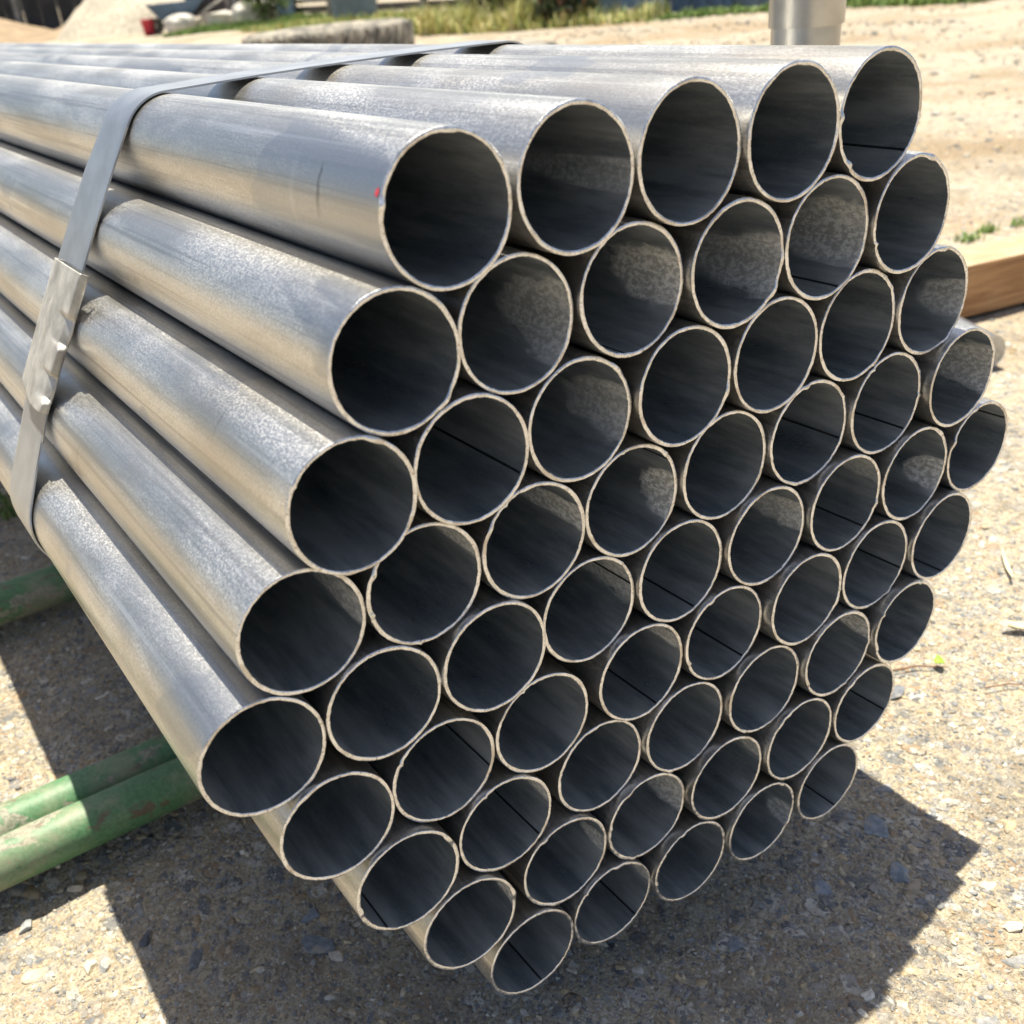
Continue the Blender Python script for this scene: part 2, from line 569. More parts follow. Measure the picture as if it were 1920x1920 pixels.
# single stones one can pick out
for (x, y, s, fl, colr, lab) in (
        (-0.338, 0.250, .0085, .6, (.52, .46, .35), 'pale cream stone in the sunlit corner at the lower left'),
        (-0.330, 0.243, .0065, .6, (.34, .34, .33), 'grey pebble touching the pale cream stone in the sun'),
        (-0.3265, 0.330, .0062, .7, (.55, .46, .36), 'buff pebble at the shadow corner below the green pipe'),
        (-0.368, 0.318, .0075, .45, (.30, .31, .32), 'flat grey stone in sun in front of the green pipes'),
        (-0.372, 0.268, .0085, .4, (.46, .39, .29), 'tan sharp chip of stone lying near the left picture edge'),
        (-0.274, 0.209, .0085, .5, (.15, .16, .175), 'dark slate coloured stone in the shade, lower left'),
        (-0.297, 0.247, .0075, .5, (.10, .105, .12), 'blackish stone just inside the left shadow edge'),
        (-0.197, 0.163, .0115, .35, (.17, .19, .21), 'large flat blue grey stone in shade below the bundle'),
        (-0.190, 0.191, .0080, .4, (.20, .22, .25), 'round blue grey stone in shade under the lowest left pipes'),
        (-0.192, 0.147, .0058, .6, (.50, .44, .37), 'pinkish buff pebble in the shade below the bundle'),
        (0.193, -0.006, .0135, .32, (.22, .25, .28), 'long blue grey stone near the far edge of the end shadow'),
        (0.168, -0.044, .0125, .35, (.20, .23, .26), 'flat slate chip in the middle of the end shadow'),
        (0.117, -0.016, .0105, .35, (.24, .26, .29), 'grey blue flat stone in shadow beneath the bottom row'),
        (0.107, 0.067, .0085, .4, (.18, .20, .22), 'dark blue stone at the foot of the bottom row'),
        (0.034, -0.014, .0080, .4, (.22, .24, .26), 'bluish stone at the lower rim of the picture in shade'),
        (0.186, -0.119, .0075, .55, (.60, .56, .47), 'white pebble in the sun at the lower right corner'),
        (0.335, 0.092, .0140, .35, (.16, .17, .19), 'dark grey stone in the sun right of the pipe ends')):
    v0, f0 = ico(3)
    r = np.random.default_rng(int(abs(x) * 1e5))
    p = v0 * (1 + 0.10 * np.sin(v0 @ r.normal(0, 2.2, 3) + r.random() * 6))[:, None]
    for _ in range(12):
        d = r.normal(0, 1, 3)
        d /= np.linalg.norm(d)
        p = p - np.outer(np.maximum(p @ d - r.uniform(0.42, 0.75), 0), d)
    p = p * (s * 1.0 * np.array([1.25, 0.85, fl]))
    o = mesh('stone', p, f0, smooth=False)
    at = o.data.color_attributes.new('Col', 'FLOAT_COLOR', 'POINT')
    at.data.foreach_set('color', np.tile(np.array([*colr, 1.0], np.float32), len(p)))
    o.data.materials.append(STONE)
    o.location = (x, y, float(ground_z(x, y)) + s * fl * 0.1)
    o.rotation_euler = (0, 0, r.uniform(0, 6))
    tag(o, lab, 'stone', 'stones lying on the ground')

# ------------------------------------------------------------------ the bundle: 61 pipes
PIPES = {'00': (-1212, 20, 5097), '01': (-604, 4, 5107), '02': (1, -6, 5109), '03': (605, -34, 5103), '04': (1208, -27, 5091), '10': (-1516, 30, 4575), '11': (-911, 63, 4569), '12': (-303, 31, 4582), '13': (302, -12, 4574), '14': (906, -16, 4572), '15': (1515, -37, 4574), '20': (-1809, 6, 4053), '21': (-1211, 41, 4049), '22': (-609, 55, 4049), '23': (-2, 12, 4050), '24': (604, 1, 4049), '25': (1212, -1, 4051), '26': (1817, -19, 4047), '30': (-2103, 83, 3532), '31': (-1505, 72, 3528), '32': (-907, 60, 3526), '33': (-305, 64, 3523), '34': (301, 38, 3524), '35': (908, 17, 3527), '36': (1515, -9, 3526), '37': (2123, -64, 3526), '40': (-2398, 78, 3009), '41': (-1800, 62, 3008), '42': (-1202, 35, 3005), '43': (-601, 68, 3002), '44': (1, 41, 3001), '45': (606, 3, 3002), '46': (1212, -32, 3004), '47': (1816, -46, 2996), '48': (2418, -51, 2984), '50': (-2148, 48, 2465), '51': (-1546, 67, 2459), '52': (-945, 59, 2450), '53': (-295, 28, 2481), '54': (307, 12, 2479), '55': (913, -53, 2479), '56': (1518, -56, 2477), '57': (2118, -91, 2467), '60': (-1860, 16, 1936), '61': (-1248, 37, 1932), '62': (-591, 53, 1959), '63': (7, 7, 1955), '64': (611, -35, 1955), '65': (1218, -76, 1956), '66': (1819, -113, 1949), '70': (-1556, 5, 1410), '71': (-891, 20, 1435), '72': (-293, 8, 1431), '73': (305, -47, 1425), '74': (914, -79, 1429), '75': (1518, -97, 1426), '80': (-1189, -6, 911), '81': (-591, -9, 907), '82': (7, -49, 902), '83': (605, -80, 899), '84': (1215, -98, 902)}
SEAMS = {'21': 330, '04': 318, '14': 292, '12': 258, '33': 35, '35': 337, '36': 312, '48': 26, '46': 310, '56': 335, '57': 280, '43': 10, '44': 290, '53': 291, '54': 304, '75': 323, '84': 290, '51': 337, '61': 316, '81': 308, '80': 278, '60': 234}
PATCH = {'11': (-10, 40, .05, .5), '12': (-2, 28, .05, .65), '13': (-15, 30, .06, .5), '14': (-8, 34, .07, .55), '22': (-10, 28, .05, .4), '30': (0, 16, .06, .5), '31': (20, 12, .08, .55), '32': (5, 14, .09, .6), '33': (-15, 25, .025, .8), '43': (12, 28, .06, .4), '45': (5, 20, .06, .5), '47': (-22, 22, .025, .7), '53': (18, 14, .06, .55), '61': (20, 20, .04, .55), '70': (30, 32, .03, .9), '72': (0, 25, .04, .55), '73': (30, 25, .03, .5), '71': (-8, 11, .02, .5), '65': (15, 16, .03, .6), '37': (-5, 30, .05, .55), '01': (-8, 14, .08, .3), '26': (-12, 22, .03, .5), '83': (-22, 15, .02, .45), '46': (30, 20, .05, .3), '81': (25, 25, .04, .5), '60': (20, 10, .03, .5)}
FEAT = {'00': 'with a red paint fleck', '70': 'with a pale zinc patch inside', '12': 'with pale ring stain', '33': 'with small pale patch', '47': 'with low pale patch', '41': 'with dark bore'}
ORD = ['first', 'second', 'third', 'fourth', 'fifth', 'sixth', 'seventh', 'eighth', 'ninth']
ROWN = [5, 6, 7, 8, 9, 8, 7, 6, 5]
R, RI, LEN = 0.0299, 0.0279, 6.0
SEG = 128
TH = np.linspace(0, 2 * np.pi, SEG, endpoint=False)


def pipe_mesh(seed, length=LEN):
    r = np.random.default_rng(seed)
    # ragged saw-cut edges: inner and outer radius and face height wander, with a few burrs
    wob = lambda amp, k: sum(amp / (i + 1) * np.sin(TH * f + r.random() * 6.28) for i, f in enumerate(k))
    ro = R + wob(0.00010, (5, 11, 23, 41))
    ri = RI + wob(0.00017, (2, 5, 13, 31)) + r.normal(0, 0.00005, SEG)
    fy = wob(0.00018, (2, 5, 13, 31)) + r.normal(0, 0.00005, SEG)
    for _ in range(r.integers(0, 4)):
        c = r.integers(0, SEG)
        wd = r.integers(1, 4)
        idx = (c + np.arange(-wd, wd + 1)) % SEG
        prof = np.cos(np.linspace(-1.4, 1.4, 2 * wd + 1)) * r.uniform(0.5, 1.0)
        if r.random() < 0.6:
            ri[idx] -= 0.0007 * prof
        else:
            ro[idx] += 0.0005 * prof
        fy[idx] -= 0.0010 * prof
    ring = lambda rad, y: np.stack([rad * np.cos(TH), np.broadcast_to(y, SEG), rad * np.sin(TH)], -1)
    oval = 1 + 0.004 * np.cos(2 * TH + r.random() * 6)
    ch = 0.00035
    rings_o = [ring(ro - 0.0001, fy + ch), ring((R + 0.0) * oval, 0.004)] + [ring(R * oval, y) for y in (0.05, 0.3, 1.0, 3.0, length)]
    rings_f = [ring(ro - 0.0001, fy + ch), ring(ro - ch, fy), ring(ri + ch, fy), ring(ri, fy + ch)]
    rings_i = [ring(ri, fy + ch), ring(RI, 0.005)] + [ring(RI, y) for y in (0.05, 0.3, 1.0, 3.0, length)]
    rings_b = [ring(R, length), ring(RI, length)]
    V, F, M = [], [], []
    for mi, rs, flip in ((0, rings_o, False), (1, rings_f, True), (2, rings_i, True), (1, rings_b, False)):
        b = sum(len(x) for x in V)
        V += rs
        for j in range(len(rs) - 1):
            a = b + j * SEG + np.arange(SEG)
            a2 = b + j * SEG + (np.arange(SEG) + 1) % SEG
            q = np.stack([a, a2, a2 + SEG, a + SEG], -1)
            F.append(q if not flip else q[:, ::-1])
            M.append(np.full(SEG, mi))
    return np.concatenate(V), np.concatenate(F), np.concatenate(M)


def fix_normals(o):
    bm = bmesh.new()
    bm.from_mesh(o.data)
    bmesh.ops.recalc_face_normals(bm, faces=bm.faces)
    bm.to_mesh(o.data)
    bm.free()


pipe_objs = {}
for i, (k, (px, py, pz)) in enumerate(PIPES.items()):
    v, f, mi = pipe_mesh(100 + i)
    o = mesh('steel_pipe', v, f, [ZO, CUT, ZI], None, True, mi)
    o.location = (px / 1e4, py / 1e4, pz / 1e4)
    row, colm = int(k[0]), int(k[1])
    rname = 'top row' if row == 0 else 'bottom row' if row == 8 else 'long middle row' if row == 4 else ORD[row] + ' row down' if row < 4 else {5: 'fourth', 6: 'third', 7: 'second'}[row] + ' row up'
    pos = 'leftmost' if colm == 0 else 'rightmost' if colm == ROWN[row] - 1 else ORD[colm] + ' from the left'
    feat = FEAT.get(k) or ('with weld seam inside' if k in SEAMS else '')
    lab = f'galvanized pipe, {pos} in the {rname}' + (' ' + feat if feat else ' of the bundle')
    tag(o, lab, 'pipe', 'galvanized pipes in the strapped bundle')
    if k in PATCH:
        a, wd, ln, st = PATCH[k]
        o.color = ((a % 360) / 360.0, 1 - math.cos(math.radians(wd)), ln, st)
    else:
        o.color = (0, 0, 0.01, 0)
    if k in SEAMS:
        a = math.radians(SEAMS[k])
        hw = 0.00075
        prof = [(-hw, RI + 0.0002), (-hw * .6, RI - 0.0004), (hw * .6, RI - 0.0004), (hw, RI + 0.0002)]
        sv = []
        for y in (0.0006, 0.3, LEN - 0.001):
            for (t_, r_) in prof:
                sv.append((r_ * math.cos(a) - t_ * math.sin(a), y, r_ * math.sin(a) + t_ * math.cos(a)))
        sf = [(j * 4 + q, j * 4 + q + 1, j * 4 + q + 5, j * 4 + q + 4) for j in range(2) for q in range(3)]
        so = mesh('weld_seam', sv, sf, [SEAM], o)
    pipe_objs[k] = o

# red paint fleck on the outside of the top left pipe
fl = []
for (a, y) in ((203, .0012), (200.5, .0016), (199, .0026), (200, .0038), (202, .0044), (205, .0034), (206, .0022)):
    fl.append(((R + 0.00015) * math.cos(math.radians(360 - a + 0)), y, (R + 0.00015) * math.sin(math.radians(360 - a + 0))))
mesh('paint_fleck', fl, [tuple(range(len(fl)))], [RED], pipe_objs['00'])

# ------------------------------------------------------------------ steel strap round the bundle
pts = []
tt = np.linspace(0, 2 * np.pi, 180, endpoint=False)
for k, (px, py, pz) in PIPES.items():
    pts.append(np.stack([px / 1e4 + (R + 0.0012) * np.cos(tt), pz / 1e4 + (R + 0.0012) * np.sin(tt)], -1))
pts = np.concatenate(pts)
pts = pts[np.lexsort((pts[:, 1], pts[:, 0]))]


def half(p):
    h = []
    for q in p:
        while len(h) > 1 and (h[-1][0] - h[-2][0]) * (q[1] - h[-2][1]) - (h[-1][1] - h[-2][1]) * (q[0] - h[-2][0]) <= 0:
            h.pop()
        h.append(q)
    return h


lo_, up_ = half(pts), half(pts[::-1])
hull = np.array(lo_[:-1] + up_[:-1])          # anticlockwise seen along +y reversed
seglen = np.linalg.norm(np.roll(hull, -1, 0) - hull, axis=1)
P2 = []
for p, q, L in zip(hull, np.roll(hull, -1, 0), seglen):
    nseg = max(1, int(L / 0.006))
    for j in range(nseg):
        P2.append(p + (q - p) * j / nseg)
P2 = np.array(P2)
A0, A1 = np.array([-0.14715, 0.52475]), np.array([-0.26562, 0.31586])
E_ = (A1 - A0) / np.linalg.norm(A1 - A0)
NRM = np.array([-E_[1], E_[0]])
NRM = NRM if NRM[0] < 0 else -NRM


def strap_y(p):
    s = (p - A0) @ E_
    onleft = np.clip(1 - np.abs((p - A0) @ NRM) / 0.03, 0, 1)
    f = np.interp(s, [-0.03, 0.0, 0.03, 0.09, 0.17, 0.215, 0.25, 0.3], [0.312, 0.312, 0.319, 0.3285, 0.334, 0.324, 0.311, 0.309])
    b = np.interp(s, [-0.03, 0.0, 0.03, 0.09, 0.18, 0.235, 0.30], [0.360, 0.362, 0.376, 0.389, 0.388, 0.376, 0.364])
    return 0.312 + (f - 0.312) * onleft, 0.358 + (b - 0.358) * onleft


tang = np.roll(P2, -1, 0) - np.roll(P2, 1, 0)
tang /= np.linalg.norm(tang, axis=1, keepdims=True)
outn = np.stack([tang[:, 1], -tang[:, 0]], -1)
SV = []
for p, n in zip(P2, outn):
    f_, b_ = strap_y(p)
    for (y, h) in ((f_, 0.0), (f_, 0.0011), (f_ + .004, 0.0013), (b_ - .004, 0.0013), (b_, 0.0011), (b_, 0.0)):
        SV.append((p[0] + n[0] * h, y, p[1] + n[1] * h))
NP = len(P2)
SF = [(i * 6 + j, i * 6 + (j + 1) % 6, ((i + 1) % NP) * 6 + (j + 1) % 6, ((i + 1) % NP) * 6 + j) for i in range(NP) for j in range(6)]
strap = mesh('steel_strap', SV, SF, [STRAP], None, False)
fix_normals(strap)
tag(strap, 'flat grey steel strap wrapped round the pipe bundle, closed by a crimped seal', 'strap')


def facet(s, y, h):
    p = A0 + E_ * s + NRM * h
    return (p[0], y, p[1])


# crimped seal: a channel shell with two notches in its near edge and two bent tabs on its far edge
NS, NW = 110, 34
gv = []


def plateau(t_, a, b, e=0.012):
    return 1 / (1 + math.exp(-(t_ - a) / e * 2)) / (1 + math.exp((t_ - b) / e * 2))


for i in range(NS + 1):
    t_ = i / NS
    s0, s1 = 0.0885, 0.1755
    yf = 0.3110 + 0.014 * t_
    yb = 0.3740 + 0.009 * t_
    cut = max(plateau(t_, 0.30, 0.52), plateau(t_, 0.72, 0.92))     # crimps nipped into the near edge
    tab = max(plateau(t_, 0.22, 0.42), plateau(t_, 0.60, 0.82))     # tabs bent out of the far edge
    for j in range(NW + 1):
        q = j / NW
        yc, hw = (yf + yb) / 2, (yb - yf) / 2
        near, far_ = -1 + 0.36 * cut * 0.8 * (1 - 0.5 * math.cos((t_ % 0.42) * 15) ** 2 * 0.3), 1 + 0.26 * tab
        if q < 0.2:                              # near wall, turned down; a curled lip in the crimps
            u = q / 0.2
            w = near - 0.10 * cut * (1 - u) ** 2 * 2
            h = 0.0012 + 0.0048 * math.sin(u * math.pi / 2) ** 0.6 - 0.0016 * cut
        elif q > 0.8:                            # far wall or tab
            u = (q - 0.8) / 0.2
            w = 1 - 0.0 + (far_ - 1) * u
            h = 0.006 * (math.cos(u * math.pi / 2) ** 0.6 * (1 - tab) + tab * (1 - 0.75 * u))
        else:
            u = (q - 0.2) / 0.6
            w = near + (1 - near) * u
            h = 0.006 + 0.0005 * math.sin(u * math.pi) - 0.0010 * math.exp(-((u - 0.72) / 0.03) ** 2) - 0.0016 * cut * max(0, 1 - u * 4)
        ss = s0 + (s1 - s0) * t_ - 0.004 * w * t_ + (0.004 * math.sin(u * 3.1) * t_ ** 6 if 0.2 <= q <= 0.8 else 0)
        gv.append(facet(ss, yc + w * hw, max(h, 0.0004) + 0.0016))
gf = [(i * (NW + 1) + j, i * (NW + 1) + j + 1, (i + 1) * (NW + 1) + j + 1, (i + 1) * (NW + 1) + j) for i in range(NS) for j in range(NW)]
seal = mesh('seal', gv, gf, [SEALM], strap, True)
sol = seal.modifiers.new('thickness', 'SOLIDIFY')
sol.thickness = 0.0011
sol.offset = 0
# loose strap end below the seal
tv, K = [], 14
for i in range(K + 1):
    t_ = i / K
    s_ = 0.168 + 0.030 * t_
    f_, b_ = 0.327 - 0.004 * t_, 0.372 - 0.010 * t_ ** 2
    h_ = 0.0042 - 0.0018 * t_ if t_ < 0.92 else 0.0024
    for (y, hh) in ((f_, h_), (b_, h_)):
        tv.append(facet(s_, y, hh))
tail = mesh('strap_end', tv, [(2 * i, 2 * i + 1, 2 * i + 3, 2 * i + 2) for i in range(K)], [TAILM], strap)
sol = tail.modifiers.new('thickness', 'SOLIDIFY')
sol.thickness = 0.0009
tail['label'] = 'dark grey strap end below the seal'

# ------------------------------------------------------------------ green support pipes under the bundle
def rail(y, z, r, x0, x1, label):
    t_ = empty('support_pipe', (0.0, y, 0.0))
    n = 40
    a = np.linspace(0, 2 * np.pi, 36, endpoint=False)
    xs = np.linspace(x0, x1, n)
    v = []
    for x in xs:
        for q in a:
            v.append((x, r * math.cos(q), z + r * math.sin(q)))
    f = [(i * 36 + j, i * 36 + (j + 1) % 36, (i + 1) * 36 + (j + 1) % 36, (i + 1) * 36 + j) for i in range(n - 1) for j in range(36)]
    f += [tuple(range(36)), tuple((n - 1) * 36 + j for j in range(35, -1, -1))]
    o = mesh('tube', v, f, [GREEN], t_, True)
    fix_normals(o)
    for x in (x0 + 0.04, 0.1, x1 - 0.04):
        bm = bmesh.new()
        add_box(bm, (x, 0, (z - r) / 2 + 0.002), (0.05, r * 1.6, z - r + 0.006), bev=0.002)
        bm_obj('foot', bm, [GREEN], t_)
    return tag(t_, label, 'support pipe', 'green pipes carrying the bundle')


rail(0.349, 0.0398, 0.0193, -0.95, 0.405, 'worn green painted pipe lying nearest under the bundle, flaking to grey')
rail(0.3885, 0.0396, 0.0187, -0.95, 0.405, 'green painted pipe lying close behind the nearest support pipe')
rail(0.768, 0.0368, 0.0222, -0.95, 0.405, 'dull green pipe lying farther back under the bundle in shade')

# upright at the far side of the bundle: a sleeve over a slimmer pipe
SHINY = simple('smooth_zinc', (.45, .45, .44), 0.33, 0.9, 0.12, 30, 0.12, 0.0004)
post = empty('steel_post', (0.475, 0.36, 0.0))
v, f = lathe([(0.0300, -0.02), (0.0300, 0.58), (0.0275, 0.58), (0.0275, -0.02)], 48)
o = mesh('inner_pipe', v, f, [SHINY], post, True); fix_normals(o)
v, f = lathe([(0.0322, 0.515), (0.0326, 0.517), (0.0326, 0.95), (0.0303, 0.95), (0.0303, 0.515)], 48)
o = mesh('sleeve', v, f, [SHINY], post, True); fix_normals(o)
bm = bmesh.new()
add_box(bm, (0, 0, 0.006), (0.12, 0.12, 0.012), bev=0.002)
bm_obj('base_plate', bm, [ZO], post)
for o in post.children:
    if o.type == 'MESH' and o.name.startswith(('inner', 'sleeve')):
        md = o.modifiers.new('edge', 'EDGE_SPLIT'); md.split_angle = math.radians(40)
tag(post, 'upright galvanized post with a sleeve rim, standing behind the bundle', 'post')

# ------------------------------------------------------------------ ground objects to the right
bm = bmesh.new()
add_box(bm, (0, 0, 0.049), (2.2, 0.095, 0.088), bev=0.004)
beam = bm_obj('timber_beam', bm, [WOOD])
bmv = beam.data
beam.location = (2.305, 0.690 - 0.2027 * 0.985, 0.0)
beam.rotation_euler = (0, 0, -0.2)
tag(beam, 'squared brown timber beam lying on the sand beside the bundle', 'timber beam')

v, f, mi = pipe_mesh(777, 1.6)
v = v * np.array([0.85, 1.0, 0.85])
lp = mesh('steel_pipe', v, f, [ZO, CUT, ZI], None, True, mi)
lp.location = (1.068, 0.50, 0.027)
lp.rotation_euler = (0, 0, -0.42)
lp.color = (0, 0, 0.01, 0)
cv = [(0.0262 * math.cos(a), 0.001 + 0.006 * rr, 0.0262 * math.sin(a)) for rr, n_ in ((0, 1),) for a in np.linspace(0, 2 * math.pi, 40, endpoint=False)]
mesh('end_disc', cv, [tuple(range(40))], [SEALM], lp)  # flat grey disc filling the pipe mouth
tag(lp, 'loose galvanized pipe lying on the ground against the timber beam', 'pipe')


def blades(n, cx, cy, sx, sy, h0, h1, w, cols, ang=0.0, lean=0.35, zfun=ground_z):
    x = RNG.normal(0, 1, n) * sx if sx < 0 else RNG.uniform(-sx, sx, n)
    y = RNG.uniform(-sy, sy, n)
    ca, sa = math.cos(ang), math.sin(ang)
    X, Y = cx + x * ca - y * sa, cy + x * sa + y * ca
    Z = zfun(X, Y) - 0.002
    h = RNG.uniform(h0, h1, n)
    a = RNG.uniform(0, 2 * np.pi, n)
    ln = RNG.uniform(0, lean, n) * h
    dx, dy = np.cos(a), np.sin(a)
    px_, py_ = -dy * w, dx * w
    b0 = np.stack([X - px_, Y - py_, Z], -1)
    b1 = np.stack([X + px_, Y + py_, Z], -1)
    m0 = np.stack([X - px_ * .8 + dx * ln * .35, Y - py_ * .8 + dy * ln * .35, Z + h * .55], -1)
    m1 = np.stack([X + px_ * .8 + dx * ln * .35, Y + py_ * .8 + dy * ln * .35, Z + h * .55], -1)
    tp = np.stack([X + dx * ln, Y + dy * ln, Z + h * (1 - 0.3 * ln / h)], -1)
    Vv = np.stack([b0, b1, m0, m1, tp], 1).reshape(-1, 3)
    k = np.arange(n)[:, None] * 5
    Ff = np.concatenate([k + np.array([[0, 1, 3]]), k + np.array([[0, 3, 2]]), k + np.array([[2, 3, 4]])])
    c = np.array(cols)[RNG.integers(0, len(cols), n)] * RNG.uniform(0.75, 1.25, (n, 1))
    return Vv, Ff, np.repeat(c, 5, 0)


def merge(parts):
    o_, V_, F_, C_ = 0, [], [], []
    for v, f, c in parts:
        V_.append(v); F_.append(f + o_); C_.append(c); o_ += len(v)
    return np.concatenate(V_), np.concatenate(F_), np.concatenate(C_)


GR = [(.14, .24, .05), (.19, .29, .07), (.10, .19, .045), (.25, .33, .09)]
YE = [(.46, .42, .13), (.55, .48, .20), (.36, .38, .11), (.60, .53, .30)]
for (x, y, s, n, lab) in ((1.690, 0.965, 0.030, 60, 'green grass tuft on the sand behind the timber beam'),
                          (1.765, 0.975, 0.022, 60, 'smaller green tuft right of the bigger tuft on the sand'),
                          (1.850, 0.955, 0.018, 40, 'bit of green grass at the right picture edge above the beam'),
                          (-0.225, 1.12, 0.060, 220, 'dark green tuft in the shade beyond the far support pipe'),):
    v, f, c = blades(n, x, y, s, s * 0.7, 0.006, 0.028, 0.0020, GR, lean=1.0)
    o = bpy.data.objects.new('grass_tuft', joined('grass_tuft', v, f, c, LEAF))
    COL.objects.link(o)
    tag(o, lab, 'grass tuft', 'tufts of grass in the yard')


def leaf_obj(name, loc, rz, L, W, col, label, cat, curl=0.3, thick=0.0006):
    n = 9
    vv = []
    for i in range(n):
        t_ = i / (n - 1)
        w = W * math.sin(math.pi * (0.06 + 0.9 * t_)) ** 0.8
        z = 0.003 + curl * L * (t_ - 0.5) ** 2
        for s_ in (-1, 0, 1):
            vv.append(((t_ - 0.5) * L, s_ * w, z + (0.25 * w if s_ else 0)))
    ff = [(i * 3 + j, i * 3 + j + 1, i * 3 + j + 4, i * 3 + j + 3) for i in range(n - 1) for j in range(2)]
    mt = simple(name + '_surface', col, 0.6, 0, 0.2, 120, 0.2, 0.0004)
    o = mesh(name, vv, ff, [mt], None, True)
    sd = o.modifiers.new('thickness', 'SOLIDIFY'); sd.thickness = thick
    o.location = loc
    o.rotation_euler = (0, 0, rz)
    return tag(o, label, cat)


leaf_obj('green_leaf', (0.396, 0.092, 0.002), 0.9, 0.013, 0.0045, (.22, .36, .03), 'tiny bright green leaf lying on the sunlit sand', 'leaf', 1.2)
leaf_obj('dry_leaf', (0.500, 0.078, 0.002), -0.75, 0.036, 0.006, (.62, .52, .30), 'curled dry straw coloured leaf on the sand at the right edge', 'leaf', 0.6)
leaf_obj('dry_leaf', (0.588, 0.152, 0.002), 0.75, 0.060, 0.0022, (.66, .58, .36), 'narrow bleached blade of straw on the sand, right edge', 'straw', 0.25)
for (p0, p1, r_, lab) in (((0.395, 0.045, .004), (0.43, 0.02, .003), .0007, 'thin reddish twig on the sand right of the bundle'),
                          ((0.355, 0.112, .004), (0.398, 0.085, .003), .0009, 'short brown twig beside the dark grey stone')):
    bm = bmesh.new()
    mid = (Vector(p0) + Vector(p1)) / 2 + Vector((0.002, 0.003, 0.001))
    add_tube(bm, p0, mid, r_, r_ * .9, 8)
    add_tube(bm, mid, p1, r_ * .9, r_ * .5, 8)
    tag(bm_obj('twig', bm, [simple('twig_bark', (.22, .11, .06), 0.8)], None, True), lab, 'twig')

# ------------------------------------------------------------------ tyres lying flat behind the bundle
def tyre(loc, r, w, label, seed, rz):
    t_ = empty('truck_tyre', loc, rz)
    hw = w / 2
    prof = []
    for a in np.linspace(-90, 90, 15):
        ca, sa = math.cos(math.radians(a)), math.sin(math.radians(a))
        prof.append((r - 0.10 + 0.10 * abs(ca) ** 0.35, hw * math.copysign(abs(sa) ** 0.7, sa) + hw))
    prof += [(r * 0.72, w * 0.985), (r * 0.60, w * 0.93), (r * 0.555, w * 0.86), (r * 0.545, w * 0.84), (r * 0.66, w * 0.80), (r * 0.80, w * 0.62), (r * 0.80, w * 0.38), (r * 0.66, w * 0.20), (r * 0.545, w * 0.16), (r * 0.555, w * 0.14), (r * 0.60, w * 0.07), (r * 0.72, w * 0.015)]
    v, f = lathe(prof, 72)
    o = mesh('carcass', v, f, [RUBBER], t_, True); fix_normals(o)
    bm = bmesh.new()
    N = 44
    for i in range(N):
        a = 2 * math.pi * i / N
        for q, (z, tw) in enumerate(((w * 0.24, 0.5), (w * 0.76, -0.5))):
            rot = Matrix.Rotation(a + q * math.pi / N, 3, 'Z') @ Matrix.Rotation(tw, 3, 'X')
            c = Matrix.Rotation(a + q * math.pi / N, 3, 'Z') @ Vector((r - 0.011, 0, z))
            add_box(bm, c, (0.034, 0.030, w * 0.40), rot=rot)
    tr = bm_obj('tread', bm, [RUBBER], t_)
    tr['kind'] = 'stuff'
    return tag(t_, label, 'tyre', 'old tyres lying on the yard')


tyre((2.85, 6.30, 0.0), 0.53, 0.33, 'dusty grey truck tyre lying flat on the ground, far behind the bundle', 1, 0.3)
tyre((2.14, 3.69, 0.0), 0.43, 0.29, 'second dusty tyre lying flat just behind the top pipes, nearly hidden', 2, 1.0)

# ------------------------------------------------------------------ far yard
def lump(name, loc, rx, ry, h, mat, label, cat, seed, peaks=((0, 0, 1, 1),), rough=0.08, rz=0.0):
    n = 60
    g = np.linspace(-1, 1, n)
    X, Y = np.meshgrid(g, g)
    Z = np.zeros_like(X)
    for (ax, ay, ah, aw) in peaks:
        d = np.hypot((X - ax) / aw, (Y - ay) / aw)
        Z = np.maximum(Z, ah * np.clip(1 - d, 0, None) ** 0.9)
    Z = Z * (1 + 0.5 * vnoise(X + seed, Y, 2.5)) + rough * np.minimum(Z * 3, 1) * (vnoise(X, Y + seed, 8) + 0.5 * vnoise(X, Y + seed, 20))
    V_ = np.stack([X * rx, Y * ry, Z * h - 0.06], -1).reshape(-1, 3)
    I_ = np.arange(n * n).reshape(n, n)
    F_ = np.stack([I_[:-1, :-1], I_[:-1, 1:], I_[1:, 1:], I_[1:, :-1]], -1).reshape(-1, 4)
    o = mesh(name, V_, F_, [mat], None, True)
    o.location = loc
    o.rotation_euler = (0, 0, rz)
    return tag(o, label, cat)


BROWNSAND = simple('brown_sand', (.27, .20, .13), 0.95, 0, 0.25, 3, 0.6, 0.02)
PALEGRAVEL = simple('pale_gravel', (.46, .41, .33), 0.95, 0, 0.25, 14, 0.9, 0.02)
GREYWOOD = simple('weathered_boards', (.13, .115, .105), 0.85, 0, 0.4, 3, 0.4, 0.01)
DARKWALL = simple('dark_shed_wall', (.075, .07, .068), 0.8, 0, 0.3, 2, 0.3, 0.01)
GREYPOST = simple('grey_steel', (.30, .29, .27), 0.6, 0.2, 0.3, 6, 0.2, 0.003)
BLUE = simple('blue_paint', (.055, .10, .17), 0.5, 0.0, 0.3, 4, 0.2, 0.003)
LBLUE = simple('light_blue_plastic', (.16, .27, .42), 0.5, 0.0, 0.2, 5, 0.2, 0.003)
SLATE = simple('slate_blue_sheet', (.17, .22, .27), 0.5, 0.1, 0.2, 4, 0.2, 0.003)
WHITE = simple('white_sack', (.62, .59, .54), 0.85, 0.0, 0.15, 9, 0.6, 0.01)
RUST = simple('rust_brown', (.17, .065, .03), 0.8, 0.1, 0.4, 8, 0.4, 0.004)
TERRA = simple('terracotta', (.36, .15, .08), 0.85, 0, 0.3, 8, 0.4, 0.004)

